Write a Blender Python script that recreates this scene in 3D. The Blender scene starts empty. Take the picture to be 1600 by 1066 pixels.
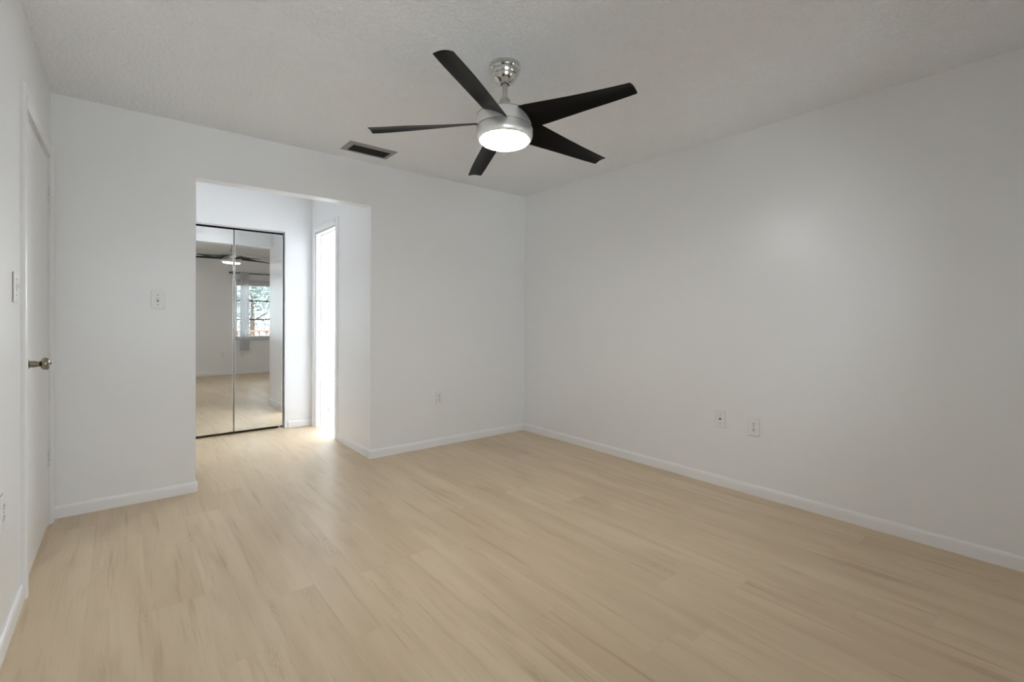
import bpy, bmesh, math, random
from mathutils import Vector, Matrix

random.seed(7)
scene = bpy.context.scene
COL = scene.collection
PI = math.pi

# ------------------------------------------------------------------ camera
cam_data = bpy.data.cameras.new('camera')
cam = bpy.data.objects.new('camera', cam_data)
COL.objects.link(cam)
scene.camera = cam
CAM_POS = Vector((0.32065, -3.76486, 1.16580))
F_PX, YAW, PITCH, ROLL, Y0 = 739.449, math.radians(39.2539), math.radians(-0.39268), math.radians(-0.32626), 502.968
fwd = Vector((math.sin(YAW) * math.cos(PITCH), math.cos(YAW) * math.cos(PITCH), math.sin(PITCH)))
r0 = Vector((math.cos(YAW), -math.sin(YAW), 0))
u0 = r0.cross(fwd)
rt = math.cos(ROLL) * r0 - math.sin(ROLL) * u0
up = math.sin(ROLL) * r0 + math.cos(ROLL) * u0
cam.matrix_world = Matrix(((rt.x, up.x, -fwd.x, CAM_POS.x), (rt.y, up.y, -fwd.y, CAM_POS.y),
                           (rt.z, up.z, -fwd.z, CAM_POS.z), (0, 0, 0, 1)))
cam_data.sensor_fit = 'HORIZONTAL'
cam_data.sensor_width = 36.0
cam_data.lens = F_PX / 1600 * 36.0
cam_data.shift_y = -(533 - Y0) / 1600
cam_data.clip_start = 0.02

# ------------------------------------------------------------------ light, exposure
SKY = 5.3            # daylight outside the windows
LAMP = 70.0          # ceiling fan light
BATH = 16.0          # glow of the added bathroom side pane, standing in for daylight
BATH_REAR = 44.0     # glow of the added bathroom rear pane, fill for the alcove
world = bpy.data.worlds.new('sky')
scene.world = world
world.use_nodes = True
wn = world.node_tree.nodes
wn['Background'].inputs['Color'].default_value = (0.88, 0.955, 1.04, 1)
wn['Background'].inputs['Strength'].default_value = SKY
scene.view_settings.view_transform = 'Standard'
scene.view_settings.look = 'None'
scene.view_settings.gamma = 1.0
scene.view_settings.use_curve_mapping = False
scene.view_settings.exposure = 0.0
scene.cycles.max_bounces = 12
scene.cycles.diffuse_bounces = 8
scene.cycles.use_denoising = True
scene.cycles.sample_clamp_indirect = 8.0

# room dimensions (metres): x to the right, y into the picture, z up
XL, XR, YB, YF, H = -0.010, 3.561, 0.0, -4.0, 2.44
OX1, OX2, OH, WT = 0.683, 1.889, 2.092, 0.11          # opening in the back wall
AY = 1.58                                            # back wall of the alcove
BX, BY = 3.45, 2.62                                  # bathroom right and back walls
DY1, DY2, DH = 0.835, 1.455, 2.055                   # bathroom doorway
LY1, LY2, LH = -0.930, -0.095, 2.045                 # hinged door in the left wall
WX1, WX2, WZ1, WZ2 = 2.255, 2.95, 0.75, 1.93         # bedroom window

VX1, VX2 = 0.12, 1.27                                # second bedroom window, unseen, added behind the camera for more daylight
sl = bpy.data.lights.new('sun', 'SUN'); sl.energy = 39.0; sl.angle = 0.01; sl.color = (0.97, 0.98, 1.0)
so = bpy.data.objects.new('sun', sl); so.rotation_euler = (math.radians(-16), math.radians(20), 0)   # shines from behind the house
so.location = (1.8, 6, 8); COL.objects.link(so)

# daylight portals: they only guide the sampling of the sky through the two windows
for px1, px2 in ((WX1, WX2), (VX1, VX2)):
    pl = bpy.data.lights.new('window_portal', 'AREA')
    pl.shape = 'RECTANGLE'; pl.size = px2 - px1; pl.size_y = WZ2 - WZ1
    pl.cycles.is_portal = True
    po = bpy.data.objects.new('window_portal', pl)
    po.location = ((px1 + px2) / 2, YF - 0.115, (WZ1 + WZ2) / 2)
    po.rotation_euler = (PI / 2, 0, 0)
    COL.objects.link(po)


# ------------------------------------------------------------------ materials
def new_mat(name):
    m = bpy.data.materials.new(name); m.use_nodes = True
    return m, m.node_tree.nodes, m.node_tree.links, m.node_tree.nodes['Principled BSDF']


def plain(name, col, rough=0.5, metal=0.0, spec=0.5):
    m, n, l, b = new_mat(name)
    b.inputs['Base Color'].default_value = (*col, 1)
    b.inputs['Roughness'].default_value = rough
    b.inputs['Metallic'].default_value = metal
    b.inputs['Specular IOR Level'].default_value = spec
    return m


def coords(n, kind='Object'):
    return n.new('ShaderNodeTexCoord').outputs[kind]


def paint(name, col, rough, scale, strength, dist=0.001, detail=2.0, voro=False, spec=0.5, ior=1.5):
    """painted surface with a fine procedural texture in its bump"""
    m, n, l, b = new_mat(name)
    b.inputs['Base Color'].default_value = (*col, 1)
    b.inputs['Roughness'].default_value = rough
    b.inputs['Specular IOR Level'].default_value = spec
    b.inputs['IOR'].default_value = ior
    co = coords(n)
    t = n.new('ShaderNodeTexNoise'); t.inputs['Scale'].default_value = scale; t.inputs['Detail'].default_value = detail
    l.new(co, t.inputs['Vector'])
    src = t.outputs['Fac']
    if voro:
        r = n.new('ShaderNodeMapRange'); r.interpolation_type = 'SMOOTHSTEP'
        r.inputs['From Min'].default_value = 0.42; r.inputs['From Max'].default_value = 0.60
        l.new(src, r.inputs['Value']); src = r.outputs['Result']
    bp = n.new('ShaderNodeBump'); bp.inputs['Strength'].default_value = strength; bp.inputs['Distance'].default_value = dist
    l.new(src, bp.inputs['Height']); l.new(bp.outputs['Normal'], b.inputs['Normal'])
    return m


M_WALL = paint('wall_paint', (0.868, 0.875, 0.885), 0.31, 90, 0.05, 0.0006, spec=0.5, ior=1.6)
M_CEIL = paint('ceiling_paint', (0.905, 0.925, 0.955), 0.75, 48, 0.9, 0.003, 3.0, True, 0.3)
M_TRIM = paint('trim_paint', (0.88, 0.88, 0.885), 0.30, 30, 0.03, 0.0005)
M_DOOR = paint('door_paint', (0.865, 0.87, 0.875), 0.34, 60, 0.05, 0.0005)
M_PLATE = plain('white_plastic', (0.84, 0.84, 0.835), 0.3)
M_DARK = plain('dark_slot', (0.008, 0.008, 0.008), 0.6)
M_SCREW = plain('screw_metal', (0.30, 0.30, 0.29), 0.45, 0.6)
M_PLATE_SHADE = plain('grey_plate_shade', (0.30, 0.30, 0.295), 0.7)  # dark colour for the shade line at the plate edges
M_BLACK = plain('black_metal', (0.012, 0.012, 0.012), 0.4)
M_ALU = plain('polished_aluminium', (0.80, 0.80, 0.80), 0.22, 1.0)
M_MIRROR = plain('mirror_glass', (0.84, 0.85, 0.84), 0.0, 1.0)
M_CHROME = plain('knob_metal', (0.30, 0.275, 0.22), 0.12, 1.0)
M_PORC = plain('porcelain', (0.85, 0.85, 0.85), 0.12)
M_VENT = plain('vent_metal', (0.31, 0.31, 0.305), 0.5, 0.2)
M_SLAT = plain('vent_slat', (0.010, 0.010, 0.010), 0.7)


def nickel(name, col, rough, metal=1.0):
    m, n, l, b = new_mat(name)
    b.inputs['Base Color'].default_value = (*col, 1); b.inputs['Metallic'].default_value = metal
    b.inputs['Roughness'].default_value = rough
    mp = n.new('ShaderNodeMapping'); mp.inputs['Scale'].default_value = (4, 4, 500)
    t = n.new('ShaderNodeTexNoise'); t.inputs['Scale'].default_value = 3
    l.new(coords(n), mp.inputs['Vector']); l.new(mp.outputs['Vector'], t.inputs['Vector'])
    r = n.new('ShaderNodeMapRange'); r.inputs['To Min'].default_value = rough * 0.8; r.inputs['To Max'].default_value = rough * 1.25
    l.new(t.outputs['Fac'], r.inputs['Value']); l.new(r.outputs['Result'], b.inputs['Roughness'])
    return m


M_NICKEL = nickel('brushed_nickel', (0.86, 0.85, 0.83), 0.36, 0.7)
M_NICKEL_ROD = nickel('rod_nickel', (0.62, 0.61, 0.60), 0.30)
M_NICKEL2 = nickel('polished_nickel', (0.66, 0.65, 0.63), 0.16)


def blade_mat():
    m, n, l, b = new_mat('black_blade')
    b.inputs['Roughness'].default_value = 0.34; b.inputs['Specular IOR Level'].default_value = 0.10
    mp = n.new('ShaderNodeMapping'); mp.inputs['Scale'].default_value = (9, 60, 60)
    t = n.new('ShaderNodeTexNoise'); t.inputs['Scale'].default_value = 2.0; t.inputs['Detail'].default_value = 6
    l.new(coords(n), mp.inputs['Vector']); l.new(mp.outputs['Vector'], t.inputs['Vector'])
    r = n.new('ShaderNodeValToRGB')
    r.color_ramp.elements[0].position = 0.35; r.color_ramp.elements[0].color = (0.002, 0.002, 0.002, 1)
    r.color_ramp.elements[1].position = 0.75; r.color_ramp.elements[1].color = (0.006, 0.0055, 0.005, 1)
    l.new(t.outputs['Fac'], r.inputs['Fac']); l.new(r.outputs['Color'], b.inputs['Base Color'])
    return m


M_BLADE = blade_mat()


def emit(name, col, strength):
    m, n, l, b = new_mat(name)
    b.inputs['Base Color'].default_value = (0.9, 0.9, 0.9, 1)
    b.inputs['Emission Color'].default_value = (*col, 1)
    b.inputs['Emission Strength'].default_value = strength
    return m


M_LAMP = emit('lit_glass_dome', (1.0, 0.98, 0.95), LAMP)
M_BATHGLOW = emit('glow_pane', (0.93, 0.97, 1.0), BATH)
M_BATHREAR = emit('glow_pane_rear', (0.93, 0.97, 1.0), BATH_REAR)


def glass():
    m = bpy.data.materials.new('window_glass'); m.use_nodes = True
    n, l = m.node_tree.nodes, m.node_tree.links
    n.remove(n['Principled BSDF'])
    tr = n.new('ShaderNodeBsdfTransparent'); tr.inputs['Color'].default_value = (0.95, 0.97, 0.96, 1)
    gl = n.new('ShaderNodeBsdfGlossy'); gl.inputs['Roughness'].default_value = 0.02
    fr = n.new('ShaderNodeFresnel'); fr.inputs['IOR'].default_value = 1.45
    mx = n.new('ShaderNodeMixShader')
    l.new(fr.outputs['Fac'], mx.inputs['Fac']); l.new(tr.outputs['BSDF'], mx.inputs[1]); l.new(gl.outputs['BSDF'], mx.inputs[2])
    l.new(mx.outputs['Shader'], n['Material Output'].inputs['Surface'])
    return m


M_GLASS = glass()


def sheer():
    m, n, l, b = new_mat('sheer_curtain')
    b.inputs['Base Color'].default_value = (0.90, 0.90, 0.91, 1); b.inputs['Roughness'].default_value = 0.9
    tl = n.new('ShaderNodeBsdfTranslucent'); tl.inputs['Color'].default_value = (0.92, 0.92, 0.94, 1)
    mx = n.new('ShaderNodeMixShader'); mx.inputs['Fac'].default_value = 0.55
    l.new(b.outputs['BSDF'], mx.inputs[1]); l.new(tl.outputs['BSDF'], mx.inputs[2])
    tr = n.new('ShaderNodeBsdfTransparent'); m2 = n.new('ShaderNodeMixShader'); m2.inputs['Fac'].default_value = 0.12
    l.new(mx.outputs['Shader'], m2.inputs[1]); l.new(tr.outputs['BSDF'], m2.inputs[2])
    l.new(m2.outputs['Shader'], n['Material Output'].inputs['Surface'])
    return m


M_SHEER = sheer()


def oak():
    """plank floor: uv is metres inside each plank (u across, v along), uv2 = (plank random, plank length)"""
    m, n, l, b = new_mat('light_oak_planks')

    def math_(op, a, bb=None, c=None):
        k = n.new('ShaderNodeMath'); k.operation = op
        for i, v in enumerate((a, bb, c)):
            if v is None: continue
            if isinstance(v, (int, float)): k.inputs[i].default_value = v
            else: l.new(v, k.inputs[i])
        return k.outputs[0]

    def noise(vec, scale, detail=3.0, rough=0.5, dist=0.0):
        k = n.new('ShaderNodeTexNoise'); k.inputs['Scale'].default_value = scale
        k.inputs['Detail'].default_value = detail; k.inputs['Roughness'].default_value = rough
        k.inputs['Distortion'].default_value = dist
        l.new(vec, k.inputs['Vector']); return k.outputs['Fac']

    def rng(v, a, bb, lo=0.0, hi=1.0, smooth=True):
        k = n.new('ShaderNodeMapRange')
        if smooth: k.interpolation_type = 'SMOOTHSTEP'
        l.new(v, k.inputs['Value'])
        for nm, x in (('From Min', a), ('From Max', bb), ('To Min', lo), ('To Max', hi)): k.inputs[nm].default_value = x
        return k.outputs['Result']

    uv = n.new('ShaderNodeUVMap'); uv.uv_map = 'plank'
    pr = n.new('ShaderNodeUVMap'); pr.uv_map = 'plank_id'
    s = n.new('ShaderNodeSeparateXYZ'); l.new(uv.outputs['UV'], s.inputs[0]); U, V = s.outputs[0], s.outputs[1]
    s2 = n.new('ShaderNodeSeparateXYZ'); l.new(pr.outputs['UV'], s2.inputs[0]); ID, LEN = s2.outputs[0], s2.outputs[1]

    def vec(sx, sy, off):
        k = n.new('ShaderNodeCombineXYZ')
        l.new(math_('MULTIPLY', U, sx), k.inputs[0]); l.new(math_('MULTIPLY', V, sy), k.inputs[1])
        l.new(math_('MULTIPLY', ID, off), k.inputs[2]); return k.outputs[0]

    broad = noise(vec(9, 1.1, 91), 1.0, 2.0)                # wide soft streaks
    streak = noise(vec(34, 1.5, 57), 1.0, 3.0, 0.55)        # darker brown streaks
    fine = noise(vec(230, 5.5, 33), 1.0, 3.0, 0.6)          # pores
    patch = noise(vec(11, 2.2, 17), 1.0, 2.0)               # where a cathedral shows
    # cathedral: rings of a stretched warped distance field
    warp = noise(vec(14, 1.6, 71), 1.0, 2.0)
    rings = n.new('ShaderNodeTexWave'); rings.wave_type = 'BANDS'; rings.bands_direction = 'X'
    rings.inputs['Scale'].default_value = 1.0; rings.inputs['Distortion'].default_value = 1.5
    rings.inputs['Detail'].default_value = 3.0; rings.inputs['Detail Scale'].default_value = 2.0
    kv = n.new('ShaderNodeCombineXYZ')
    l.new(math_('ADD', math_('MULTIPLY', U, 58), math_('MULTIPLY', warp, 11.0)), kv.inputs[0])
    l.new(math_('MULTIPLY', V, 3.0), kv.inputs[1]); l.new(math_('MULTIPLY', ID, 40), kv.inputs[2])
    l.new(kv.outputs[0], rings.inputs['Vector'])
    cath = math_('MULTIPLY', rings.outputs['Fac'], rng(patch, 0.55, 0.76))
    ramp = n.new('ShaderNodeValToRGB')
    e = ramp.color_ramp.elements
    e[0].position = 0.20; e[0].color = (0.545, 0.416, 0.270, 1)
    e[1].position = 0.80; e[1].color = (0.702, 0.567, 0.397, 1)
    l.new(math_('ADD', math_('MULTIPLY', broad, 0.86), math_('MULTIPLY', ID, 0.14)), ramp.inputs['Fac'])

    def mult(colour, fac, tint):
        k = n.new('ShaderNodeMix'); k.data_type = 'RGBA'; k.blend_type = 'MULTIPLY'
        l.new(fac, k.inputs['Factor']); l.new(colour, k.inputs['A']); k.inputs['B'].default_value = (*tint, 1)
        return k.outputs['Result']

    c = mult(ramp.outputs['Color'], rng(streak, 0.53, 0.82, 0, 0.9), (0.72, 0.665, 0.615))
    c = mult(c, math_('MULTIPLY', cath, 0.75), (0.76, 0.73, 0.70))
    c = mult(c, rng(fine, 0.52, 0.75, 0, 0.55), (0.86, 0.84, 0.82))
    # light wisps
    wisp = noise(vec(60, 2.6, 23), 1.0, 2.0)
    k = n.new('ShaderNodeMix'); k.data_type = 'RGBA'
    l.new(rng(wisp, 0.70, 0.80, 0, 0.45), k.inputs['Factor']); l.new(c, k.inputs['A']); k.inputs['B'].default_value = (0.66, 0.55, 0.40, 1)
    c = k.outputs['Result']
    # seams
    du = math_('ADD', math_('MINIMUM', U, math_('SUBTRACT', 0.19, U)), 0.0006); dv = math_('MINIMUM', V, math_('SUBTRACT', LEN, V))
    seam = rng(math_('MINIMUM', du, dv), 0.0004, 0.0016, 0.26, 0.0)
    c = mult(c, seam, (0.55, 0.48, 0.42))
    l.new(c, b.inputs['Base Color'])
    l.new(rng(fine, 0.3, 0.8, 0.32, 0.42), b.inputs['Roughness'])
    b.inputs['Specular IOR Level'].default_value = 0.45
    bp = n.new('ShaderNodeBump'); bp.inputs['Strength'].default_value = 0.12; bp.inputs['Distance'].default_value = 0.0005
    l.new(fine, bp.inputs['Height']); l.new(bp.outputs['Normal'], b.inputs['Normal'])
    return m


M_OAK = oak()


def tile():
    m, n, l, b = new_mat('white_floor_tile')
    br = n.new('ShaderNodeTexBrick'); br.offset = 0.0
    br.inputs['Color1'].default_value = (0.80, 0.80, 0.79, 1); br.inputs['Color2'].default_value = (0.76, 0.76, 0.75, 1)
    br.inputs['Mortar'].default_value = (0.55, 0.55, 0.54, 1)
    br.inputs['Scale'].default_value = 1.0; br.inputs['Brick Width'].default_value = 0.3; br.inputs['Row Height'].default_value = 0.3
    br.inputs['Mortar Size'].default_value = 0.004
    l.new(coords(n), br.inputs['Vector']); l.new(br.outputs['Color'], b.inputs['Base Color'])
    b.inputs['Roughness'].default_value = 0.35
    return m


M_TILE = tile()


# ------------------------------------------------------------------ mesh helpers
class MB:
    """collects shapes into one mesh"""
    def __init__(self):
        self.bm = bmesh.new()

    def box(self, lo, hi, bevel=0.0, seg=2, mi=0):
        vs = [self.bm.verts.new((x, y, z)) for x in (lo[0], hi[0]) for y in (lo[1], hi[1]) for z in (lo[2], hi[2])]
        q = [(0, 1, 3, 2), (4, 6, 7, 5), (0, 4, 5, 1), (2, 3, 7, 6), (0, 2, 6, 4), (1, 5, 7, 3)]
        fs = [self.bm.faces.new([vs[i] for i in f]) for f in q]
        for f in fs: f.material_index = mi
        if bevel:
            ed = list({e for f in fs for e in f.edges})
            r = bmesh.ops.bevel(self.bm, geom=ed, offset=bevel, segments=seg, profile=0.6, affect='EDGES')
            for f in r['faces']: f.material_index = mi; f.smooth = True
        return self

    def lathe(self, prof, seg=48, mat=None, mi=0, smooth=True, cap=True):
        """prof: list of (radius, z); turned about z; mat: 4x4 applied"""
        rings = []
        for r, z in prof:
            if r < 1e-6:
                rings.append([self.bm.verts.new(self._t(mat, (0, 0, z)))])
            else:
                rings.append([self.bm.verts.new(self._t(mat, (r * math.cos(2 * PI * i / seg), r * math.sin(2 * PI * i / seg), z))) for i in range(seg)])
        for a, b in zip(rings[:-1], rings[1:]):
            for i in range(seg):
                j = (i + 1) % seg
                if len(a) == 1 and len(b) == 1: continue
                if len(a) == 1: f = self.bm.faces.new((a[0], b[j], b[i]))
                elif len(b) == 1: f = self.bm.faces.new((a[i], a[j], b[0]))
                else: f = self.bm.faces.new((a[i], a[j], b[j], b[i]))
                f.smooth = smooth; f.material_index = mi
        if cap:
            for rr in (rings[0], rings[-1]):
                if len(rr) > 1: self.bm.faces.new(rr).material_index = mi
        return self

    @staticmethod
    def _t(mat, p):
        return mat @ Vector(p) if mat is not None else Vector(p)

    def tube(self, a, b, r, seg=16, mi=0):
        a, b = Vector(a), Vector(b)
        q = (b - a).to_track_quat('Z', 'Y').to_matrix().to_4x4()
        return self.lathe([(r, 0), (r, (b - a).length)], seg, Matrix.Translation(a) @ q, mi)

    def loft(self, rings, closed=True, caps=True, mi=0, smooth=True):
        R = [[self.bm.verts.new(p) for p in ring] for ring in rings]
        for a, b in zip(R[:-1], R[1:]):
            k = len(a)
            for i in range(k if closed else k - 1):
                f = self.bm.faces.new((a[i], a[(i + 1) % k], b[(i + 1) % k], b[i])); f.smooth = smooth; f.material_index = mi
        if caps:
            for r in (R[0], R[-1]): self.bm.faces.new(r).material_index = mi
        return self

    def extrude(self, prof, axis, lo, hi, mi=0, smooth=False):
        """prof: 2-D outline; axis 0: (y,z) outline swept along x; axis 1: (x,z) outline swept along y; axis 2: (x,y) along z"""
        def P(p, t): return (t, p[0], p[1]) if axis == 0 else ((p[0], t, p[1]) if axis == 1 else (p[0], p[1], t))
        return self.loft([[P(p, lo) for p in prof], [P(p, hi) for p in prof]], mi=mi, smooth=smooth)

    def build(self, name, mats, parent=None, loc=None, rotz=None):
        bmesh.ops.recalc_face_normals(self.bm, faces=self.bm.faces)
        me = bpy.data.meshes.new(name); self.bm.to_mesh(me); self.bm.free()
        for m in (mats if isinstance(mats, (list, tuple)) else [mats]): me.materials.append(m)
        o = bpy.data.objects.new(name, me); COL.objects.link(o)
        if parent is not None: o.parent = parent
        if loc is not None: o.location = loc
        if rotz is not None: o.rotation_euler = (0, 0, rotz)
        return o


def auto_smooth(o, deg=35):
    me = o.data
    for p in me.polygons: p.use_smooth = True
    me.set_sharp_from_angle(angle=math.radians(deg))
    return o


def thing(name, label, cat, loc=(0, 0, 0), rotz=0.0, group=None):
    o = bpy.data.objects.new(name, None); COL.objects.link(o)
    o.empty_display_size = 0.1
    o.location = loc; o.rotation_euler = (0, 0, rotz)
    return tag(o, label, cat, group)


def tag(o, label, cat, group=None, kind=None):
    o['label'] = label; o['category'] = cat
    if group: o['group'] = group
    if kind: o['kind'] = kind
    return o


def struct(o, label, cat):
    return tag(o, label, cat, kind='structure')


def copy_tree(o, parent=None):
    c = o.copy(); COL.objects.link(c)
    if parent is not None: c.parent = parent
    for ch in list(o.children): copy_tree(ch, c)
    return c


# ------------------------------------------------------------------ room shell
b = MB()
b.box((XL - 0.11, YF - 0.1, 0), (XL, LY1, H)); b.box((XL - 0.11, LY2, 0), (XL, WT, H)); b.box((XL - 0.11, LY1, LH), (XL, LY2, H))
b.box((XL - 0.118, LY1 - 0.05, -0.02), (XL - 0.1105, LY2 + 0.05, LH + 0.05))  # added slab behind the door, unseen, stops light leaking under it
struct(b.build('wall_left', M_WALL), 'white painted wall holding the closed hinged door', 'wall')
b = MB().box((XR, YF - 0.1, 0), (XR + 0.1, WT, H))
struct(b.build('wall_right', M_WALL), 'long plain white wall with cable plate and outlet', 'wall')
b = MB()
b.box((XL, YB, 0), (OX1, WT, H)); b.box((OX2, YB, 0), (XR, WT, H)); b.box((OX1, YB, OH), (OX2, WT, H))
struct(b.build('wall_back', M_WALL), 'white wall with the wide opening to the mirrored alcove', 'wall')
b = MB()
b.box((XL, YF - 0.1, 0), (VX1, YF, H)); b.box((VX2, YF - 0.1, 0), (WX1, YF, H)); b.box((WX2, YF - 0.1, 0), (XR, YF, H))
for a_, c_ in ((VX1, VX2), (WX1, WX2)):
    b.box((a_, YF - 0.1, 0), (c_, YF, WZ1)); b.box((a_, YF - 0.1, WZ2), (c_, YF, H))
struct(b.build('wall_front', M_WALL), 'white window wall behind the camera, seen in the mirror', 'wall')
b = MB().box((XL - 0.11, YF - 0.1, H), (XR + 0.1, BY + 0.1, H + 0.1))
struct(b.build('ceiling', M_CEIL), 'white textured ceiling around the fan', 'ceiling')

# alcove, closet and bathroom behind the back wall
b = MB().box((OX1 - 0.1, WT, 0), (OX1, 2.25, H))
struct(b.build('wall_alcove_left', M_WALL), 'white side wall of the alcove, left of the mirrors', 'wall')
b = MB()
b.box((OX2, WT, 0), (OX2 + WT, DY1, H)); b.box((OX2, DY2, 0), (OX2 + WT, BY, H)); b.box((OX2, DY1, DH), (OX2 + WT, DY2, H))
struct(b.build('wall_alcove_right', M_WALL), 'bright white alcove wall with the bathroom doorway', 'wall')
CX1, CX2, CH = 0.695, 1.618, 2.062
b = MB()
b.box((OX1, AY, 0), (CX1, AY + 0.09, H)); b.box((CX2, AY, 0), (OX2, AY + 0.09, H)); b.box((CX1, AY, CH), (CX2, AY + 0.09, H))
struct(b.build('wall_alcove_back', M_WALL), 'bright white wall around and above the mirrored closet doors', 'wall')
b = MB().box((OX1, 2.20, 0), (OX2, 2.25, H))
struct(b.build('wall_closet', M_DARK), 'closet back wall coloured near-black for the unlit inside behind the mirrored doors', 'wall')  # near-black colour stands in for the lack of light in the closet
b = MB().box((BX, WT, 0), (BX + 0.1, BY, H))
struct(b.build('wall_bathroom_right', M_WALL), 'bathroom wall with the added frosted window', 'wall')
b = MB().box((OX2, BY, 0), (BX + 0.1, BY + 0.1, H))
struct(b.build('wall_bathroom_back', M_WALL), 'bathroom wall behind the toilet', 'wall')
b = MB().box((1.956, WT, -0.05), (BX, BY, 0.002))
struct(b.build('floor_bathroom', M_TILE), 'pale tiled bathroom floor past the doorway', 'floor')

# plank floor: one mesh, each plank its own face with its own uv
def plank_floor():
    bm = bmesh.new()
    uv = bm.loops.layers.uv.new('plank'); pid = bm.loops.layers.uv.new('plank_id')
    rnd = random.Random(3)
    known = {4: -1.63, 5: -2.08, 7: -1.66, 8: -0.89, 9: -1.275, 10: -2.86, 13: -1.66, 14: -3.39}
    PW, PL = 0.19, 1.52
    for k in range(-1, 20):
        x0 = 0.01 + PW * k
        off = known.get(k, rnd.uniform(0, PL))
        j0 = math.floor((YF - 0.1 - off) / PL)
        for j in range(j0, j0 + 6):
            y0, y1 = off + j * PL, off + (j + 1) * PL
            ident = rnd.random()
            regions = [(XL - 0.05, XR + 0.05, YF - 0.05, 0.0), (OX1 - 0.02, 1.956, 0.0, 2.2)]
            for (ra, rb, rc, rd) in regions:
                a, bb, c, d = max(x0, ra), min(x0 + PW, rb), max(y0, rc), min(y1, rd)
                if bb - a < 1e-4 or d - c < 1e-4: continue
                vs = [bm.verts.new(p) for p in ((a, c, 0), (bb, c, 0), (bb, d, 0), (a, d, 0))]
                f = bm.faces.new(vs)
                for lp in f.loops:
                    lp[uv].uv = (lp.vert.co.x - x0, lp.vert.co.y - y0); lp[pid].uv = (ident, PL)
    me = bpy.data.meshes.new('floor'); bm.to_mesh(me); bm.free(); me.materials.append(M_OAK)
    o = bpy.data.objects.new('floor', me); COL.objects.link(o)
    return struct(o, 'light oak plank floor running from the bedroom into the alcove', 'floor')


plank_floor()

# baseboards: a rounded-top strip, (depth, height) profile
BH, BT = 0.070, 0.012
BPROF = [(0, 0), (BT, 0), (BT, BH * 0.68), (BT * 0.92, BH * 0.82), (BT * 0.66, BH * 0.94), (BT * 0.3, BH), (0, BH)]


def baseboard(name, label, axis, at, sign, lo, hi):
    pr = [(at + sign * d, z) for d, z in BPROF]
    return struct(MB().extrude(pr, axis, lo, hi).build(name, M_TRIM), label, 'baseboard')


baseboard('baseboard_back_left', 'white baseboard left of the alcove opening', 0, YB, -1, XL + 0.011, OX1 + BT)
baseboard('baseboard_back_right', 'white baseboard between the alcove opening and the far corner', 0, YB, -1, OX2 - BT, XR)
baseboard('baseboard_right', 'long white baseboard under the cable plate and outlet', 1, XR, -1, YF, YB - BT)
baseboard('baseboard_left', 'white baseboard on the near side of the hinged door', 1, XL, 1, YF, LY1 - 0.082)
baseboard('baseboard_front', 'white baseboard below the bedroom window', 0, YF, 1, XL + BT, XR - BT)
baseboard('baseboard_alcove_right', 'white baseboard between the corner and bathroom doorway', 1, OX2, -1, YB - BT + 0.0122, DY1 - 0.078)
baseboard('baseboard_alcove_left', 'white baseboard on the left wall of the alcove', 1, OX1, 1, YB + 0.0002, AY)
baseboard('baseboard_alcove_back', 'short white baseboard right of the mirrored doors', 0, AY, -1, CX2 + 0.03, OX2)

# ------------------------------------------------------------------ casings
def casing_profile(w, t):
    return [(0, 0), (0, t * 0.55), (w * 0.12, t * 0.75), (w * 0.45, t), (w * 0.85, t), (w * 0.97, t * 0.8), (w, t * 0.5), (w, 0)]


def door_trim(name, label, xface, sign, y1, y2, zt, w, t, depth, reveal=0.005):
    """flat stepped casing round a doorway in a wall at x = xface, its room face on the `sign` side, with jamb lining"""
    m = MB()
    ya, yb, zc = y1 - reveal, y2 + reveal, zt + reveal
    pr = casing_profile(w, t)
    m.extrude([(xface + sign * d, ya - s) for s, d in pr], 2, 0.0, zc + w)
    m.extrude([(xface + sign * d, yb + s) for s, d in pr], 2, 0.0, zc + w)
    m.extrude([(xface + sign * d, zc + s) for s, d in pr], 1, ya, yb)
    x0, x1 = sorted((xface, xface - sign * depth))
    m.box((x0, y1 - 0.004, 0), (x1, y1 + 0.012, zt + 0.004)); m.box((x0, y2 - 0.012, 0), (x1, y2 + 0.004, zt + 0.004)); m.box((x0, y1, zt - 0.012), (x1, y2, zt + 0.004))
    # door stop
    xs0, xs1 = sorted((xface - sign * depth * 0.45, xface - sign * depth * 0.75))
    m.box((xs0, y1 + 0.012, 0), (xs1, y1 + 0.022, zt - 0.012)); m.box((xs0, y2 - 0.022, 0), (xs1, y2 - 0.012, zt - 0.012)); m.box((xs0, y1 + 0.012, zt - 0.022), (xs1, y2 - 0.012, zt - 0.012))
    return struct(m.build(name, M_TRIM), label, 'trim')


door_trim('trim_1', 'white casing around the closed hinged door', XL, 1, LY1, LY2, LH, 0.072, 0.018, 0.11)
door_trim('trim_2', 'bright white casing around the bathroom doorway', OX2, -1, DY1, DY2, DH, 0.068, 0.018, WT)

# ------------------------------------------------------------------ left door
d1 = bpy.data.objects.new('door_1', None); COL.objects.link(d1); d1.location = (XL, LY2 - 0.015, 0.0)
struct(d1, 'closed flat white hinged door with a round metal knob', 'door')
ox, oy = XL, LY2 - 0.015
MB().box((-0.038, LY1 + 0.016 - oy, 0.012), (-0.001, LY2 - 0.015 - oy, LH - 0.016), 0.002).build('door_slab', M_DOOR, d1)
ky, kz = LY1 + 0.078 - oy, 0.955
RX = Matrix.Translation((-0.001, ky, kz)) @ Matrix.Rotation(PI / 2, 4, 'Y')
kn = auto_smooth(MB().lathe([(0, 0.030), (0.010, 0.029), (0.012, 0.031), (0.0115, 0.040), (0.014, 0.044), (0.022, 0.048), (0.0265, 0.054), (0.0275, 0.061), (0.0255, 0.068), (0.021, 0.072), (0.0145, 0.0735), (0.008, 0.0735), (0, 0.0735)], 40, RX).build('knob', M_CHROME, d1))
kn['label'] = 'round satin metal knob'
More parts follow.
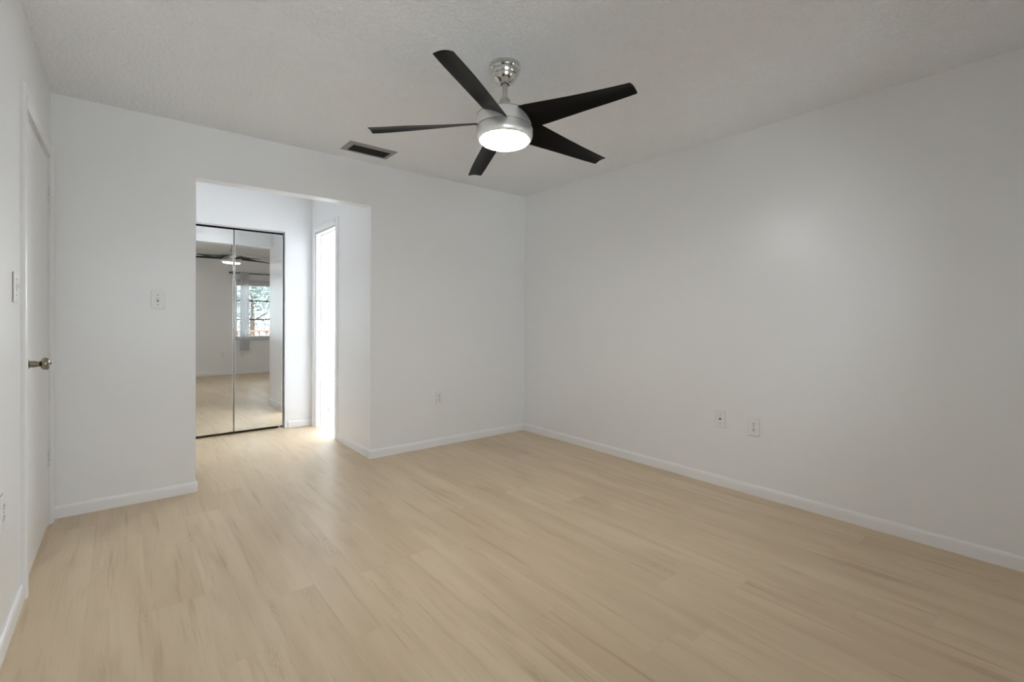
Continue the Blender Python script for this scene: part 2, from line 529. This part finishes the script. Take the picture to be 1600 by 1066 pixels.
auto_smooth(MB().lathe([(0, 0), (0.032, 0), (0.032, 0.002), (0.028, 0.005), (0.018, 0.008), (0.0145, 0.012), (0.0135, 0.031), (0, 0.031)], 40, RX).build('rosette', M_CHROME, kn))
auto_smooth(MB().lathe([(0, 0.0735), (0.0048, 0.0735), (0.0048, 0.078), (0.002, 0.079), (0, 0.079)], 16, RX).build('lock_button', M_CHROME, kn))


def hinge(z):
    h = MB()
    h.box((-0.001, -0.034, z - 0.045), (0.0012, -0.001, z + 0.045), 0.0004, 1)          # leaf on the slab
    h.box((0.0, 0.004, z - 0.045), (0.0065, 0.014, z + 0.045), 0.0004, 1)
    hb = h.build('hinge', M_DOOR, d1)
    k = MB()
    for i in range(5):
        k.lathe([(0.0, -0.0072), (0.0058, -0.0072), (0.0062, -0.0065), (0.0062, 0.0065), (0.0058, 0.0072), (0, 0.0072)], 16,
                Matrix.Translation((0.0075, 0.0015, z - 0.036 + i * 0.018)))
    k.lathe([(0, 0.0), (0.0042, 0.0), (0.005, 0.003), (0.003, 0.006), (0, 0.007)], 12, Matrix.Translation((0.0075, 0.0015, z + 0.0445)))
    auto_smooth(k.build('hinge_knuckle', M_DOOR, hb))
    s = MB()
    for dz in (-0.03, 0.0, 0.03):
        s.lathe([(0, 0.0), (0.0042, 0.0), (0.003, 0.0012), (0, 0.0014)], 10, Matrix.Translation((0.0012, -0.018 + (0.006 if dz == 0 else 0), z + dz)) @ Matrix.Rotation(PI / 2, 4, 'Y'))
    s.build('hinge_screws', M_SCREW, hb)


hinge(1.835); hinge(0.372)

# ------------------------------------------------------------------ mirrored closet doors
cd = thing('mirrored_closet_door', 'pair of tall mirrored bifold panels closing the alcove closet', 'closet door', (1.155, 1.622, 0.0), math.radians(1.0))
PZ1, PZ2 = 0.026, 2.030
for (xa, xb, side) in ((-0.452, -0.003, 0), (0.003, 0.452, 1)):
    fr = MB()
    fr.box((xa, -0.001, PZ1), (xb, 0.022, PZ2), 0.001, 1)
    p = fr.build('door_panel', M_DARK, cd)
    MB().box((xa + 0.004, -0.0035, PZ1 + 0.004), (xb - 0.004, -0.0012, PZ2 - 0.004)).build('mirror', M_MIRROR, p)
    f = MB()
    f.box((xa, -0.006, PZ1), (xa + 0.0055, 0.0, PZ2), 0.001, 1); f.box((xb - 0.0055, -0.006, PZ1), (xb, 0.0, PZ2), 0.001, 1)
    f.box((xa + 0.0055, -0.005, PZ1), (xb - 0.0055, 0.0, PZ1 + 0.005)); f.box((xa + 0.0055, -0.005, PZ2 - 0.005), (xb - 0.0055, 0.0, PZ2))
    f.build('frame', M_ALU, p)
t = MB()
t.box((-0.457, -0.020, 2.046), (0.459, 0.020, 2.0615), 0.001, 1)
t.build('top_track', M_ALU, cd)
t = MB()
t.box((0.385, -0.012, 0.0), (0.459, 0.012, 0.004)); t.box((0.449, -0.012, 0.004), (0.453, 0.012, 0.022)); t.tube((0.42, 0.0, 0.002), (0.42, 0.0, PZ1 + 0.004), 0.004)
t.box((0.40, -0.010, 0.004), (0.44, 0.010, 0.011), 0.001, 1)
t.build('floor_bracket', M_ALU, cd)

# ------------------------------------------------------------------ ceiling fan
FA = Vector((1.8017, -1.8858, H)); FTX, FTY = -0.0298, -0.0372
fan = thing('ceiling_fan', 'black five-blade ceiling fan with nickel motor and lit round light', 'ceiling fan', FA)
nrm = Vector((-FTX, -FTY, 1)).normalized()
TILT = Vector((0, 0, 1)).rotation_difference(nrm).to_matrix().to_4x4()


def turned(name, prof, mat, parent=fan, seg=64, tilt=True, cap=True):
    return auto_smooth(MB().lathe(prof, seg, TILT if tilt else None, cap=cap).build(name, mat, parent), 28)


turned('canopy', [(0, 0), (0.077, 0), (0.0775, -0.006), (0.0775, -0.022), (0.074, -0.028), (0.072, -0.030), (0.071, -0.040), (0.064, -0.052), (0.0605, -0.054),
                  (0.057, -0.066), (0.048, -0.079), (0.041, -0.083), (0.036, -0.089), (0.029, -0.094), (0.022, -0.096), (0.022, -0.080), (0, -0.080)], M_NICKEL2, tilt=False)
bl = turned('hanger_ball', [(0, -0.070), (0.012, -0.072), (0.0185, -0.080), (0.0205, -0.088), (0.018, -0.096), (0.0135, -0.099), (0, -0.099)], M_BLACK)
turned('downrod', [(0, -0.09), (0.0132, -0.09), (0.0132, -0.19), (0, -0.19)], M_NICKEL_ROD, seg=32)
turned('coupling', [(0, -0.170), (0.0185, -0.170), (0.022, -0.173), (0.0265, -0.180), (0.028, -0.190), (0.028, -0.199), (0.031, -0.206), (0, -0.206)], M_NICKEL_ROD, seg=40)
mh = turned('motor_housing', [(0, -0.204), (0.032, -0.204), (0.040, -0.209), (0.062, -0.224), (0.090, -0.240), (0.118, -0.252), (0.132, -0.2585), (0.1355, -0.2615), (0.1355, -0.2645),
                              (0.1385, -0.2655), (0.1402, -0.269), (0.1402, -0.3225), (0, -0.3225)], M_NICKEL, seg=96)
turned('seam_ring', [(0.134, -0.322), (0.1375, -0.3225), (0.1375, -0.3275), (0.134, -0.328)], M_VENT, seg=96, cap=False)
turned('seam_ring', [(0.136, -0.2640), (0.1405, -0.2645), (0.1405, -0.2672), (0.136, -0.2676)], M_VENT, seg=96, cap=False)
lk = turned('light_kit', [(0, -0.327), (0.139, -0.327), (0.1402, -0.3295), (0.1402, -0.360), (0.1385, -0.370), (0.1345, -0.379), (0.129, -0.3845), (0.1245, -0.3855), (0.1235, -0.378), (0, -0.378)], M_NICKEL, seg=96)
dome = turned('light_dome', [(0.1233, -0.376), (0.1233, -0.386), (0.119, -0.391), (0.108, -0.396), (0.080, -0.3995), (0.045, -0.4015), (0, -0.402)], M_LAMP, parent=lk, seg=64, cap=False)
dome['label'] = 'glowing white glass diffuser'

# blade stations: r, s_lo, z_lo, s_hi, z_hi  (heights from the blade-tip plane)
ST = [(0.128, -0.064, 0.062, 0.058, 0.002), (0.16, -0.064, 0.059, 0.060, 0.001), (0.22, -0.061, 0.052, 0.060, 0.000), (0.30, -0.057, 0.042, 0.058, 0.000), (0.40, -0.052, 0.030, 0.056, 0.000),
      (0.50, -0.048, 0.019, 0.053, -0.001), (0.58, -0.0455, 0.011, 0.049, -0.003), (0.64, -0.043, 0.006, 0.045, -0.004), (0.668, -0.042, 0.0042, 0.043, -0.004), (0.6755, -0.0410, 0.0040, 0.0415, -0.004), (0.677, -0.0385, 0.0038, 0.039, -0.0038)]
ZTIP = 2.1078 - H


def make_blade(ang):
    m = MB()
    N = 10
    rings = []
    th = 0.0045
    a = math.radians(ang)
    R3 = TILT @ Matrix.Translation((0, 0, ZTIP - 0.001)) @ Matrix.Rotation(a, 4, 'Z')
    for r, s0, z0, s1, z1 in ST:
        top, bot = [], []
        dz = (z1 - z0); ds = (s1 - s0)
        nl = math.hypot(dz, ds); nx, nz = -dz / nl, ds / nl
        for i in range(N + 1):
            f = i / N
            cam_ = 0.006 * math.sin(PI * f)
            tt = th * (0.35 + 0.65 * math.sin(PI * f) ** 0.5) * 0.5
            s, z = s0 + ds * f, z0 + dz * f
            bow = 0.010 * math.sin(PI * f) * 0 + cam_
            top.append(R3 @ Vector((r, s + nx * (bow + tt), z + nz * (bow + tt))))
            bot.append(R3 @ Vector((r, s + nx * (bow - tt), z + nz * (bow - tt))))
        rings.append(top + bot[::-1])
    m.loft(rings)
    return auto_smooth(m.build('blade', M_BLADE, fan), 40)


for i in range(5):
    make_blade(-147.99 + 72 * i)

# ------------------------------------------------------------------ ceiling vent
vx0, vx1, vy0, vy1 = 1.574, 1.942, -0.384, -0.172
vent = thing('air_vent', 'rectangular grey ceiling air vent with dark slats beside the fan', 'air vent', ((vx0 + vx1) / 2, (vy0 + vy1) / 2, H))
hx, hy = (vx1 - vx0) / 2, (vy1 - vy0) / 2
ix, iy = 0.146, 0.068
m = MB()
def slope_ring(m, outer, inner, z0, z1):
    o = [(-outer[0], -outer[1]), (outer[0], -outer[1]), (outer[0], outer[1]), (-outer[0], outer[1])]
    n_ = [(-inner[0], -inner[1]), (inner[0], -inner[1]), (inner[0], inner[1]), (-inner[0], inner[1])]
    for i in range(4):
        j = (i + 1) % 4
        vs = [m.bm.verts.new((*o[i], z0)), m.bm.verts.new((*o[j], z0)), m.bm.verts.new((*n_[j], z1)), m.bm.verts.new((*n_[i], z1))]
        m.bm.faces.new(vs)
slope_ring(m, (hx, hy), (hx, hy), 0.0, -0.003)
slope_ring(m, (hx, hy), (ix + 0.006, iy + 0.006), -0.003, -0.010)
slope_ring(m, (ix + 0.006, iy + 0.006), (ix, iy), -0.010, -0.010)
slope_ring(m, (ix, iy), (ix, iy), -0.010, -0.0005)
m.build('frame', M_VENT, vent)
MB().box((-ix, -iy, -0.0018), (ix, iy, -0.0004)).build('duct_shade', M_DARK, vent)  # near-black sheet paints the shade of a duct; the ceiling has no hole
m = MB()
for k in range(7):
    y = -iy + (k + 0.5) * (2 * iy / 7)
    m.loft([[(x, y - 0.007, -0.0025), (x, y - 0.0062, -0.002), (x, y + 0.007, -0.0088), (x, y + 0.0062, -0.0093)] for x in (-ix + 0.0005, ix - 0.0005)], smooth=False)
m.build('slats', M_SLAT, vent)
for sx in (-1, 1):
    auto_smooth(MB().lathe([(0, 0), (0.004, 0), (0.0035, -0.0015), (0, -0.002)], 12, Matrix.Translation((sx * (ix + 0.02), 0, -0.0065))).build('screw', M_SCREW, vent))

# ------------------------------------------------------------------ wall plates (local: face towards -y)
PW_, PH_ = 0.0355, 0.0585


def plate_mesh(name, parent):
    m = MB()
    o = [(-PW_, -PH_), (PW_, -PH_), (PW_, PH_), (-PW_, PH_)]
    m.loft([[(x, -0.0024, z) for x, z in o], [(x, -0.0048, z) for x, z in o], [(x * 0.96, -0.0060, z * 0.975) for x, z in o], [(x * 0.90, -0.0065, z * 0.94) for x, z in o]], smooth=False)
    p = m.build(name, M_PLATE, parent)
    MB().box((-PW_ + 0.0012, -0.0023, -PH_ + 0.0012), (PW_ - 0.0012, 0.0, PH_ - 0.0012)).build('plate_edge_shade', M_PLATE_SHADE, parent)  # dark grey backing paints a shade line around the plate
    return p


def screw(parent, z, x=0.0):
    RY = Matrix.Translation((x, -0.0064, z)) @ Matrix.Rotation(PI / 2, 4, 'X')
    return auto_smooth(MB().lathe([(0, 0), (0.0034, 0), (0.0028, 0.0010), (0, 0.0012)], 14, RY).build('screw', M_SCREW, parent))


def make_outlet(label, loc, rotz, group=None):
    t = thing('wall_outlet', label, 'outlet', loc, rotz, group)
    plate_mesh('cover_plate', t)
    for cz in (0.0195, -0.0195):
        m = MB()
        out = []
        for i in range(28):
            a = 2 * PI * i / 28
            out.append((0.0172 * math.cos(a), max(-0.0128, min(0.0128, 0.0172 * math.sin(a)))))
        m.loft([[(x, -0.0060, cz + z) for x, z in out], [(x, -0.0080, cz + z) for x, z in out], [(x * 0.96, -0.0086, cz + z * 0.96) for x, z in out]], smooth=False)
        r = m.build('receptacle', M_PLATE, t)
        s = MB()
        s.box((-0.0078, -0.0090, cz - 0.001), (-0.0050, -0.0078, cz + 0.0085)); s.box((0.0050, -0.0090, cz - 0.0005), (0.0078, -0.0078, cz + 0.0080))
        s.lathe([(0, 0), (0.0030, 0), (0.0030, 0.0010), (0, 0.0010)], 12, Matrix.Translation((0, -0.0080, cz - 0.0065)) @ Matrix.Rotation(PI / 2, 4, 'X'))
        s.build('slots', M_DARK, r)
    screw(t, 0.0)
    return t


def make_switch(label, loc, rotz):
    t = thing('light_switch', label, 'light switch', loc, rotz)
    plate_mesh('cover_plate', t)
    m = MB(); m.box((-0.0062, -0.0068, -0.0130), (0.0062, -0.0058, 0.0130)); m.build('toggle_slot', M_SCREW, t)
    m = MB()
    m.loft([[(x, -0.0066, z) for x, z in ((-0.0050, -0.006), (0.0050, -0.006), (0.0050, 0.0085), (-0.0050, 0.0085))],
            [(x, -0.0170, z) for x, z in ((-0.0036, 0.0045), (0.0036, 0.0045), (0.0036, 0.0110), (-0.0036, 0.0110))]], smooth=False)
    m.build('toggle', M_PLATE, t)
    screw(t, 0.030); screw(t, -0.030)
    return t


make_switch('white toggle switch on the back wall left of the alcove opening', (0.481, YB, 1.272), 0.0)
make_switch('white toggle switch seen edge-on on the wall beside the hinged door', (XL, -1.150, 1.275), PI / 2)
make_outlet('white outlet low on the back wall between opening and corner', (2.541, YB, 0.441), 0.0)
make_outlet('white outlet low on the right wall beside the cable plate', (XR, -2.352, 0.454), -PI / 2)
make_outlet('white outlet cut by the picture edge on the near left wall', (XL, -1.408, 0.49), PI / 2)
make_outlet('white outlet on the window wall, reflected in the left mirror panel', (2.04, YF, 0.41), PI)
make_outlet('white outlet under the curtain, reflected in the right mirror panel', (2.38, YF, 0.40), PI)

cp = thing('cable_plate', 'white cable jack plate on the right wall, left of the outlet', 'wall plate', (XR, -2.123, 0.468), -PI / 2)
plate_mesh('cover_plate', cp)
RY = Matrix.Translation((0, -0.0064, 0.002)) @ Matrix.Rotation(PI / 2, 4, 'X')
auto_smooth(MB().lathe([(0, 0), (0.0062, 0), (0.0062, 0.003), (0.0046, 0.003), (0.0046, 0.0085), (0, 0.0085)], 20, RY).build('jack', M_DARK, cp))
screw(cp, 0.030); screw(cp, -0.030)

# ------------------------------------------------------------------ bedroom window (behind the camera, seen in the mirrors)
M_BAR = plain('dark_bronze', (0.03, 0.035, 0.035), 0.4, 0.6)
M_SILL = plain('sill_paint', (0.62, 0.62, 0.64), 0.4)


def bedroom_window(name, label, xa, xb):
    w = bpy.data.objects.new(name, None); COL.objects.link(w); w.location = ((xa + xb) / 2, YF - 0.05, WZ1)
    struct(w, label, 'window')
    hw, hh = (xb - xa) / 2, WZ2 - WZ1
    m = MB()
    m.box((-hw, -0.03, 0), (-hw + 0.03, 0.03, hh)); m.box((hw - 0.03, -0.03, 0), (hw, 0.03, hh)); m.box((-hw + 0.03, -0.03, 0), (hw - 0.03, 0.03, 0.02)); m.box((-hw + 0.03, -0.03, hh - 0.03), (hw - 0.03, 0.03, hh))
    m.build('window_frame', M_TRIM, w)
    zs = [0.02, 0.364, 0.754, hh - 0.03]
    for z in zs[1:-1]:
        MB().box((-hw + 0.03, -0.018, z - 0.011), (hw - 0.03, 0.018, z + 0.011), 0.002, 1).build('sash_bar', M_BAR, w)
    for a, c in zip(zs[:-1], zs[1:]):
        MB().box((-hw + 0.03, -0.002, a + (0.011 if a > 0.1 else 0)), (hw - 0.03, 0.002, c - 0.011)).build('pane', M_GLASS, w)
    m = MB(); m.box((-hw - 0.03, 0.03, -0.058), (hw + 0.03, 0.085, 0.0), 0.004, 2)
    m.build('window_sill', M_SILL, w)


bedroom_window('window_1', 'bedroom window with dark horizontal bars, reflected in the right mirror panel', WX1, WX2)
bedroom_window('added_window_3', 'second bedroom window, added behind the camera for daylight and unseen in the mirrors', VX1, VX2)
hw = (WX2 - WX1) / 2

rs = thing('roller_shade', 'rolled-up white shade at the head of the window', 'window shade', ((WX1 + WX2) / 2, YF + 0.012, 1.93))
m = MB().box((-hw + 0.01, -0.010, -0.045), (hw - 0.01, 0.035, 0.0), 0.004, 2); m.build('headrail', plain('shade_headrail', (0.55, 0.55, 0.60), 0.4), rs)
m = MB()
for k in range(5): m.box((-hw + 0.012, -0.006 + 0.002 * (k % 2), -0.047 - 0.0145 * (k + 1)), (hw - 0.012, 0.020 + 0.003 * (k % 2), -0.047 - 0.0145 * k), 0.003, 1)
m.build('folded_shade', plain('shade_fabric', (0.68, 0.67, 0.66), 0.7), rs)

rod = thing('curtain_rod', 'thin black curtain rod above the window', 'curtain rod', (2.605, YF, 2.06))
m = MB(); m.tube((-0.44, 0.075, 0), (0.44, 0.075, 0), 0.009, 20); m.build('pole', M_BLACK, rod)
for sx in (-1, 1):
    auto_smooth(MB().lathe([(0, 0), (0.009, 0), (0.016, 0.010), (0.019, 0.022), (0.014, 0.036), (0, 0.041)], 20, Matrix.Translation((sx * 0.44, 0.075, 0)) @ Matrix.Rotation(sx * PI / 2, 4, 'Y')).build('finial', M_BLACK, rod))
    m = MB(); m.box((sx * 0.405 - 0.011, 0.0, -0.03), (sx * 0.405 + 0.011, 0.004, 0.03), 0.001, 1); m.box((sx * 0.405 - 0.005, 0.004, -0.014), (sx * 0.405 + 0.005, 0.080, -0.0095))
    m.build('bracket', M_BLACK, rod)


def curtain():
    x0, x1, z0, z1 = 2.315, 2.490, 0.49, 2.085
    m = MB(); nx, nz = 96, 30
    front, back = [], []
    for j in range(nz + 1):
        f = j / nz; z = z1 + (z0 - z1) * f
        rf, rb = [], []
        for i in range(nx + 1):
            u = i / nx
            w = 0.155 + 0.02 * f
            x = 2.402 + (u - 0.5) * w
            y = 0.087 + (0.016 + 0.006 * f) * math.sin(u * 2 * PI * 5 + 0.7 * math.sin(f * 3)) + 0.004 * math.sin(u * 31 + f * 2)
            if f < 0.06: y = 0.087 + 0.006 * math.sin(u * 2 * PI * 5) + (0.004 if abs(f - 0.016) < 0.03 else 0)
            rf.append((x, YF + y + 0.0006, z)); rb.append((x, YF + y - 0.0006, z))
        front.append(rf); back.append(rb)
    m.loft([a + b_[::-1] for a, b_ in zip(front, back)])
    o = m.build('curtain', M_SHEER)
    return tag(o, 'narrow sheer white curtain gathered at the window side', 'curtain')


curtain()

# added bathroom windows, unseen: the panes glow themselves in place of daylight
def glow_window(name, label, loc, rotz, half, pane):
    w = bpy.data.objects.new(name, None); COL.objects.link(w); w.location = loc; w.rotation_euler = (0, 0, rotz)
    struct(w, label, 'window')
    MB().box((-0.004, -half, 0.03), (0.004, half, 0.87)).build('glow_pane', pane, w)
    m = MB()
    for (a, c) in (((-half - 0.04, 0.0), (-half, 0.90)), ((half, 0.0), (half + 0.04, 0.90)), ((-half, 0.0), (half, 0.03)), ((-half, 0.87), (half, 0.90))):
        m.box((-0.015, a[0], a[1]), (0.005, c[0], c[1]))
    m.build('window_frame', M_TRIM, w)


glow_window('added_window_2', 'added frosted bathroom window on the side wall, its pane glowing in place of daylight', (BX - 0.005, 1.08, 1.05), 0.0, 0.38, M_BATHGLOW)
glow_window('added_window_4', 'added frosted bathroom window on the rear wall, its pane glowing to brighten the alcove', (3.06, BY - 0.005, 1.05), PI / 2, 0.30, M_BATHREAR)

# ------------------------------------------------------------------ toilet in the bathroom
def toilet():
    t = thing('toilet', 'white toilet just visible through the bathroom doorway', 'toilet', (2.40, 2.585, 0.002))
    def oval(cx, cy, rx, ryf, ryb, z, k=36):
        out = []
        for i in range(k):
            a = 2 * PI * i / k
            y = math.sin(a)
            out.append((cx + rx * math.cos(a), cy + (ryb if y > 0 else ryf) * y, z))
        return out
    m = MB()
    m.loft([oval(0, -0.36, 0.115, 0.23, 0.22, 0.0), oval(0, -0.36, 0.112, 0.225, 0.215, 0.03), oval(0, -0.36, 0.095, 0.19, 0.20, 0.10), oval(0, -0.37, 0.105, 0.20, 0.21, 0.18),
            oval(0, -0.40, 0.150, 0.25, 0.24, 0.28), oval(0, -0.42, 0.178, 0.275, 0.25, 0.35), oval(0, -0.42, 0.183, 0.28, 0.25, 0.385), oval(0, -0.42, 0.178, 0.275, 0.245, 0.392)])
    m.build('bowl', M_PORC, t)
    m = MB(); m.loft([oval(0, -0.425, 0.182, 0.28, 0.21, 0.393), oval(0, -0.425, 0.186, 0.284, 0.214, 0.402), oval(0, -0.425, 0.182, 0.28, 0.21, 0.411)]); m.build('seat', M_PORC, t)
    m = MB(); m.loft([oval(0, -0.425, 0.180, 0.278, 0.21, 0.412), oval(0, -0.425, 0.184, 0.282, 0.214, 0.422), oval(0, -0.425, 0.172, 0.268, 0.20, 0.432)]); m.build('lid', M_PORC, t)
    for sx in (-1, 1):
        auto_smooth(MB().lathe([(0, 0), (0.014, 0), (0.014, 0.012), (0.010, 0.018), (0, 0.019)], 16, Matrix.Translation((sx * 0.075, -0.195, 0.392))).build('hinge_cap', M_SCREW, t))
    m = MB(); m.box((-0.205, -0.195, 0.36), (0.205, -0.015, 0.675), 0.03, 4); m.build('tank', M_PORC, t)
    m = MB(); m.box((-0.215, -0.205, 0.678), (0.215, -0.010, 0.715), 0.012, 3); m.build('tank_lid', M_PORC, t)
    m = MB(); m.tube((-0.15, -0.197, 0.62), (-0.15, -0.215, 0.62), 0.010); m.box((-0.155, -0.222, 0.613), (-0.085, -0.214, 0.627), 0.003, 2); m.build('flush_lever', M_CHROME, t)


toilet()

# ------------------------------------------------------------------ outside the bedroom window
g = MB().box((-30, -40, -3.2), (34, -4.15, -3.0))
M_GROUND_BOUNCE = plain('pale_ground_bounce', (0.58, 0.59, 0.60), 0.9)  # ground colour made pale to reflect sunlight up to the ceiling
struct(g.build('ground', M_GROUND_BOUNCE), 'ground outside below the window, made pale to bounce daylight up', 'ground')
rl = thing('balcony_railing', 'brown balcony railing outside the window', 'railing', (3.0, -5.3, -0.2))
M_RAIL = plain('brown_railing', (0.16, 0.085, 0.06), 0.6)
MB().box((-2.6, -0.03, 1.02), (2.6, 0.03, 1.06), 0.004, 1).build('top_rail', M_RAIL, rl)
MB().box((-2.6, -0.02, 0.10), (2.6, 0.02, 0.14), 0.004, 1).build('bottom_rail', M_RAIL, rl)
for k in range(-17, 18):
    MB().box((k * 0.15 - 0.014, -0.014, 0.14), (k * 0.15 + 0.014, 0.014, 1.02)).build('baluster', M_RAIL, rl)
MB().box((-2.66, -0.04, 0.0), (-2.6, 0.04, 1.10)).build('post', M_RAIL, rl); MB().box((2.6, -0.04, 0.0), (2.66, 0.04, 1.10)).build('post', M_RAIL, rl)
dk = MB().box((-1.0, -5.45, -0.3), (7.0, -4.12, -0.2))
struct(dk.build('balcony_floor', plain('concrete', (0.60, 0.60, 0.59), 0.8)), 'concrete balcony floor outside the window', 'floor')


def leaf_mat(name, c1, c2):
    m, n, l, b = new_mat(name)
    oi = n.new('ShaderNodeTexNoise'); oi.inputs['Scale'].default_value = 1.5
    l.new(coords(n), oi.inputs['Vector'])
    r = n.new('ShaderNodeValToRGB')
    r.color_ramp.elements[0].position = 0.35; r.color_ramp.elements[0].color = (*c1, 1)
    r.color_ramp.elements[1].position = 0.65; r.color_ramp.elements[1].color = (*c2, 1)
    l.new(oi.outputs['Fac'], r.inputs['Fac']); l.new(r.outputs['Color'], b.inputs['Base Color'])
    b.inputs['Roughness'].default_value = 0.5
    return m


M_LEAF = leaf_mat('tree_leaves', (0.10, 0.125, 0.11), (0.33, 0.38, 0.38))
M_BARK = plain('tree_bark', (0.12, 0.09, 0.07), 0.9)


def tree(label, x, y, h, rad, n_leaf, seed):
    rnd = random.Random(seed)
    t = thing('tree', label, 'tree', (x, y, -3.0), 0, 'trees outside the window')
    m = MB()
    m.lathe([(0.16, 0), (0.12, h * 0.25), (0.09, h * 0.5), (0.04, h * 0.8), (0, h * 0.9)], 12)
    for k in range(9):
        z = h * rnd.uniform(0.3, 0.7); a = rnd.uniform(0, 2 * PI); L = rad * rnd.uniform(0.6, 0.95)
        m.tube((0, 0, z), (L * math.cos(a), L * math.sin(a), z + L * rnd.uniform(0.3, 0.8)), 0.025, 6)
    m.build('trunk', M_BARK, t)
    m = MB()
    clumps = []
    for k in range(60):
        a = rnd.uniform(0, 2 * PI); zz = rnd.uniform(-1, 1); q = math.sqrt(1 - zz * zz); rr = rad * rnd.uniform(0.45, 1.0)
        clumps.append(Vector((rr * q * math.cos(a), rr * q * math.sin(a), h * 0.62 + rr * zz * 1.15)))
    for k in range(n_leaf):
        c = rnd.choice(clumps)
        p = c + Vector((rnd.gauss(0, 0.22), rnd.gauss(0, 0.22), rnd.gauss(0, 0.18))) * rad * 0.6
        L = rnd.uniform(0.06, 0.12); Wd = L * 0.42
        q = Matrix.Rotation(rnd.uniform(0, 2 * PI), 3, 'Z') @ Matrix.Rotation(rnd.uniform(-1.2, 1.2), 3, 'X') @ Matrix.Rotation(rnd.uniform(-0.8, 0.8), 3, 'Y')
        pts = [(-L, 0, 0), (-L * 0.2, -Wd, 0.012), (L, 0, -0.01), (-L * 0.2, Wd, 0.012)]
        vs = [m.bm.verts.new(p + q @ Vector(v)) for v in pts]
        m.bm.faces.new((vs[0], vs[1], vs[2])); m.bm.faces.new((vs[0], vs[2], vs[3]))
    m.build('foliage', M_LEAF, t)


tree('leafy tree outside, filling the middle of the window', 4.0, -10.5, 5.8, 2.3, 6500, 11)
tree('farther leafy tree outside, half hidden by the nearer tree', 5.3, -16.2, 6.6, 2.6, 7000, 12)
